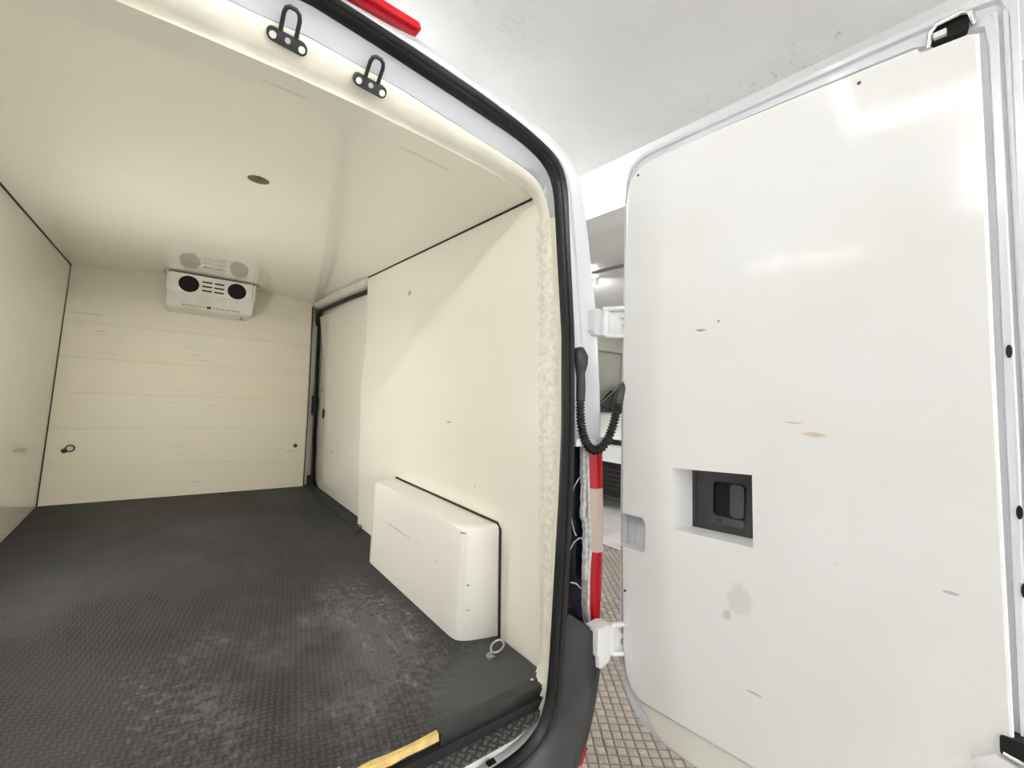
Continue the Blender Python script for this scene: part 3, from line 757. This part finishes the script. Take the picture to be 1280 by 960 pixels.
plate(rrect(.313, .350, .578, .670, .010, 4), -.072, -.056, M['lever'], 'handle_flap', rd)
plate(rrect(.264, .350, .551, .573, .006, 3), -.066, -.060, M['lever'], 'lock_lever', rd)
plate(rrect(.270, .289, .555, .568, .003, 2), -.060, -.057, M['dark_grey'], 'lock_slide', rd)
# pocket on the hinge edge
mb = MB(); pk = [(-.02, .428), (.070, .428), (.077, .436), (.077, .516), (.068, .530), (-.02, .530)]
mb.loft([[D(s, z, -.001) for s, z in pk], [D(s * .98, .479 + (z - .479) * .94, -.040) for s, z in pk]], False)
mb.poly([D(s * .98, .479 + (z - .479) * .94, -.040) for s, z in pk])
mb.build('edge_pocket', M['paint_in'], rd, 30)
plate([(.02, .436), (.024, .436), (.024, .522), (.02, .522)], -.040, -.034, M['paint_in'], 'pocket_rib', rd)
# lower step panel under the lining
low = [(.072, -.034), (.845, -.034), (.846, -.118), (.19, -.118), (.15, -.112), (.12, -.095), (.095, -.065)]
plate(low, -.03, -.014, M['arch_liner'], 'kick_panel', rd)
# beaded edge on the free side
for s_, w_, d_ in ((.851, .005, -.020), (.866, .005, -.026)):
    mb = MB(); mb.tube([D(s_ + .004, -.10, d_ - .008), D(s_, .8, d_ - .008), D(s_ - .016, 1.70, d_ - .008)], .005, 8).build('edge_bead', M['paint_in'], rd, 60)
for s_, z_ in ((.8445, 1.008), (.853, .703), (.857, .56)):
    mb = MB(); pr = [(s_ + .0045 * math.cos(a), z_ + .013 * math.sin(a)) for a in [q * math.pi / 6 for q in range(12)]]
    mb.loft([[D(s, z, -.036) for s, z in pr], [D(s, z, -.0195) for s, z in pr]], True, True, True).build('drain_hole', M['void'], rd)
# latches
lt = plate(rrect(.742, .800, 1.680, 1.716, .010, 4), -.03, -.012, M['void'], 'door_latch', rd)
MB().tube([D(.738, 1.675, -.012), D(.742, 1.705, -.008), D(.752, 1.716, -.006), D(.79, 1.718, -.006), D(.802, 1.712, -.008), D(.808, 1.685, -.012)], .0055, 8).build('latch_guard', M['chrome'], rd, 60)
MB().box(D(.757, 1.692, -.008), (.012, .02, .012)).build('latch_wedge', M['white_plastic'], rd)
plate(rrect(.822, .880, .262, .296, .006, 3), -.03, .006, M['void'], 'door_latch', rd)
MB().tube([D(.826, .268, .010), D(.86, .262, .012), D(.885, .260, .010)], .004, 8).build('latch_guard', M['chrome'], rd, 60)
plate([(.800, .250), (.815, .262), (.87, .245), (.87, .215), (.80, .225), (.785, .236)], -.02, .016, M['white_plastic'], 'latch_bracket', rd)
for s_, z_ in ((.03, 1.655), (.62, 1.655), (.012, .29)):
    MB().tube([D(s_, z_, -.002), D(s_, z_, .0015)], .004, 10).build('rivet', M['dark_steel'], rd, 30)

# marks on the door lining: stain and scuffs, in the van's own coordinates
k = NT.__new__(NT); k.m = M['door_liner']; k.t = k.m.node_tree; k.b = k.t.nodes['Principled BSDF']; k.tc = [n for n in k.t.nodes if n.type == 'TEX_COORD'][0]
c = k.b.inputs['Base Color'].links[0].from_socket
for (s_, z_, rs, rz, mc, amt) in [(.53, .826, .045, .008, (.70, .60, .36), .75), (.485, .853, .03, .004, (.6, .53, .36), .6), (.247, 1.110, .022, .006, (.25, .25, .24), .8), (.30, 1.13, .006, .005, (.2, .2, .2), .8),
                                 (.36, .38, .05, .07, (.62, .58, .5), .35), (.76, .53, .02, .005, (.4, .4, .4), .6), (.40, .16, .03, .005, (.35, .35, .35), .6), (.33, .33, .02, .02, (.4, .38, .34), .4)]:
    p = D(s_, z_); q = (p.x - VORG[0], p.y - VORG[1], p.z - VORG[2])
    c = k.mix(k.math('MULTIPLY', k.spot(q, (.05, rs, rz)), amt), c, mc)
k.l(c, k.b.inputs['Base Color'])

# ------------------------------------------------------------------ refrigeration evaporator under the roof
ev = thing('evaporator_unit', (.23, 4.0, 1.36), 'cream twin fan evaporator unit under the roof at the bulkhead', 'cooling unit')
x0, x1, yf = -.028, .488, 3.88
def evr(x, ins=0):
    return [Vector((x, YB - .004, 1.595)), Vector((x, yf + .01, 1.615)), Vector((x, yf + .01, 1.488)), Vector((x, yf + .035, 1.455)), Vector((x, yf + .07, 1.39 + ins)), Vector((x, yf + .11, 1.372 + ins)), Vector((x, YB - .004, 1.366 + ins))]
MB().loft([evr(x0 - .004, .01), evr(x0 + .012), evr(x1 - .012), evr(x1 + .004, .01)], True, True, True).build('housing', M['evap'], ev, 35)
def E_(x, z, d=0): return Vector((x, yf + d, z))
fan = []
for cx in (.087, .378):
    fan.append([(cx + .060 * math.cos(a), 1.548 + .058 * math.sin(a)) for a in [q * math.pi / 14 for q in range(28)]])
slots = []
for i in range(2):
    for j in range(3):
        xa = .163 + i * .073; za = 1.578 - j * .031
        slots.append(rrect(xa, xa + .062, za - .0055, za + .0055, .005, 3))
fp = MB(); fp.prism([E_(x, z, 0) for x, z in [(x0 + .01, 1.484), (x1 - .012, 1.484), (x1 - .012, 1.618), (x0 + .01, 1.618)]], (0, .010, 0), [[E_(x, z, 0) for x, z in h] for h in fan + slots])
fpo = fp.build('front_plate', M['evap'], ev)
for h in fan:
    MB().loft([[E_(x, z, .0098) for x, z in h], [E_(x, z, .0055) for x, z in h]], True, True, True).build('fan_opening', M['void'], fpo)
for h in slots:
    MB().loft([[E_(x, z, .0098) for x, z in h], [E_(x, z, .004) for x, z in h]], True, True, True).build('slot', M['void'], fpo)
for x, sg in ((x0 - .004, -1), (x1 + .004, 1)):
    MB().bbox((x, yf - .002, 1.50), (x + sg * .006, yf + .12, 1.62)).build('side_bracket', M['evap'], ev)
    MB().bbox((x - .004 * sg, yf + .0, 1.612), (x + sg * .03, yf + .03, 1.618)).build('mounting_tab', M['wood_dull'], ev)
gr = []
for i in range(18):
    xa = .06 + i * .02; gr.append((xa, xa + .009))
gm = MB()
for a, b in gr:
    gm.box(((a + b) / 2, yf + .058, 1.405), (b - a, .012, .008))
gm.build('intake_grille', M['wood_dull'], ev)['kind'] = 'stuff'
MB().box((.215, yf + .056, 1.405), (.022, .014, .012)).build('grille_clip', M['void'], ev)
MB().tube([(.425, yf + .09, 1.37), (.425, yf + .085, 1.355), (.44, yf + .08, 1.35)], .006, 8).build('drain_spout', M['wood_dull'], ev)

# ------------------------------------------------------------------ parked white car beyond
CY = 4.55
car = thing('car', (7.0, CY, GZ), 'parked white car with black slatted grille seen past the van pillar', 'car')
CW = .92
def csec(x, zlo, zhi, wd, wt):
    return [Vector((x, CY + a * s_, z)) for a, s_, z in [(wd, -1, zlo), (wd, -1, zlo + .6 * (zhi - zlo)), (wt, -1, zhi - .05), (wt * .9, -1, zhi), (wt * .9, 1, zhi), (wt, 1, zhi - .05), (wd, 1, zlo + .6 * (zhi - zlo)), (wd, 1, zlo)]]
MB().loft([csec(5.08, -.40, .27, .80, .72), csec(5.16, -.42, .33, .88, .80), csec(5.5, -.42, .50, .92, .84), csec(5.95, -.42, .66, .92, .84), csec(6.6, -.42, 1.16, .92, .76), csec(6.95, -.42, 1.26, .92, .74), csec(9.2, -.42, 1.24, .92, .74), csec(9.6, -.42, 1.1, .9, .72)], True, True, True).build('body', M['car_white'], car, 30)
ws = [Vector((6.0, CY - .70, .71)), Vector((6.0, CY + .70, .71)), Vector((6.56, CY + .62, 1.15)), Vector((6.56, CY - .62, 1.15))]
MB().prism([p + Vector((-.02, 0, .012)) for p in ws], (.012, 0, -.006)).build('windscreen', M['car_glass'], car)
MB().tube([(5.97, CY - .75, .70), (5.98, CY, .715), (5.97, CY + .75, .70)], .02, 8).build('scuttle', M['car_black'], car)
for y in (CY - .3, CY + .15):
    MB().tube([(5.95, y, .72), (6.06, y + .45, .80)], .010, 6).build('wiper', M['car_black'], car)
for y0_, y1_ in ((CY - .90, CY - .88), (CY + .88, CY + .90)):
    MB().prism([Vector((6.15, y0_, .70)), Vector((6.62, y0_, 1.08)), Vector((7.3, y0_, 1.1)), Vector((7.3, y0_, .68))], (0, y1_ - y0_, 0)).build('side_window', M['car_glass'], car)
bp = [(CY - .84, .10), (CY - .7, .03), (CY, .0), (CY + .7, .03), (CY + .84, .10)]
def fr_(z0, z1, out, mat, name):
    MB().loft([[Vector((5.06 + d - out, y, z)) for y, d in bp] for z in (z0, z1)] + [[Vector((5.06 + d + .06, y, z)) for y, d in bp] for z in (z1, z0)], False).build(name, mat, car, 40)
fr_(.02, .25, .045, M['car_white'], 'bumper')
fr_(.27, .34, .02, M['car_black'], 'upper_grille')
fr_(-.50, .015, .012, M['car_black'], 'lower_grille')
for i in range(5):
    fr_(-.36 + i * .065, -.345 + i * .065, .03, M['dark_grey'], 'slat')
fr_(-.52, -.46, .05, M['dark_grey'], 'splitter')
for s_ in (-1, 1):
    MB().prism([Vector((5.10, CY + s_ * .62, .20)), Vector((5.10, CY + s_ * .84, .22)), Vector((5.22, CY + s_ * .87, .36)), Vector((5.16, CY + s_ * .62, .33))], (-.04, 0, 0)).build('headlamp', M['chrome'], car)
    for x in (5.75, 8.7):
        a = Vector((x, CY + s_ * .93, GZ + .33)); b = Vector((x, CY + s_ * .70, GZ + .33))
        wh = MB().tube([a, a.lerp(b, .1), a.lerp(b, .9), b], [.29, .33, .33, .29], 28).build('wheel', M['tyre'], car, 40)
        MB().tube([a + Vector((0, s_ * .004, 0)), b], .2, 20).build('rim', M['steel'], wh, 40)

for o in bpy.data.objects:
    if '_org' in o: del o['_org']
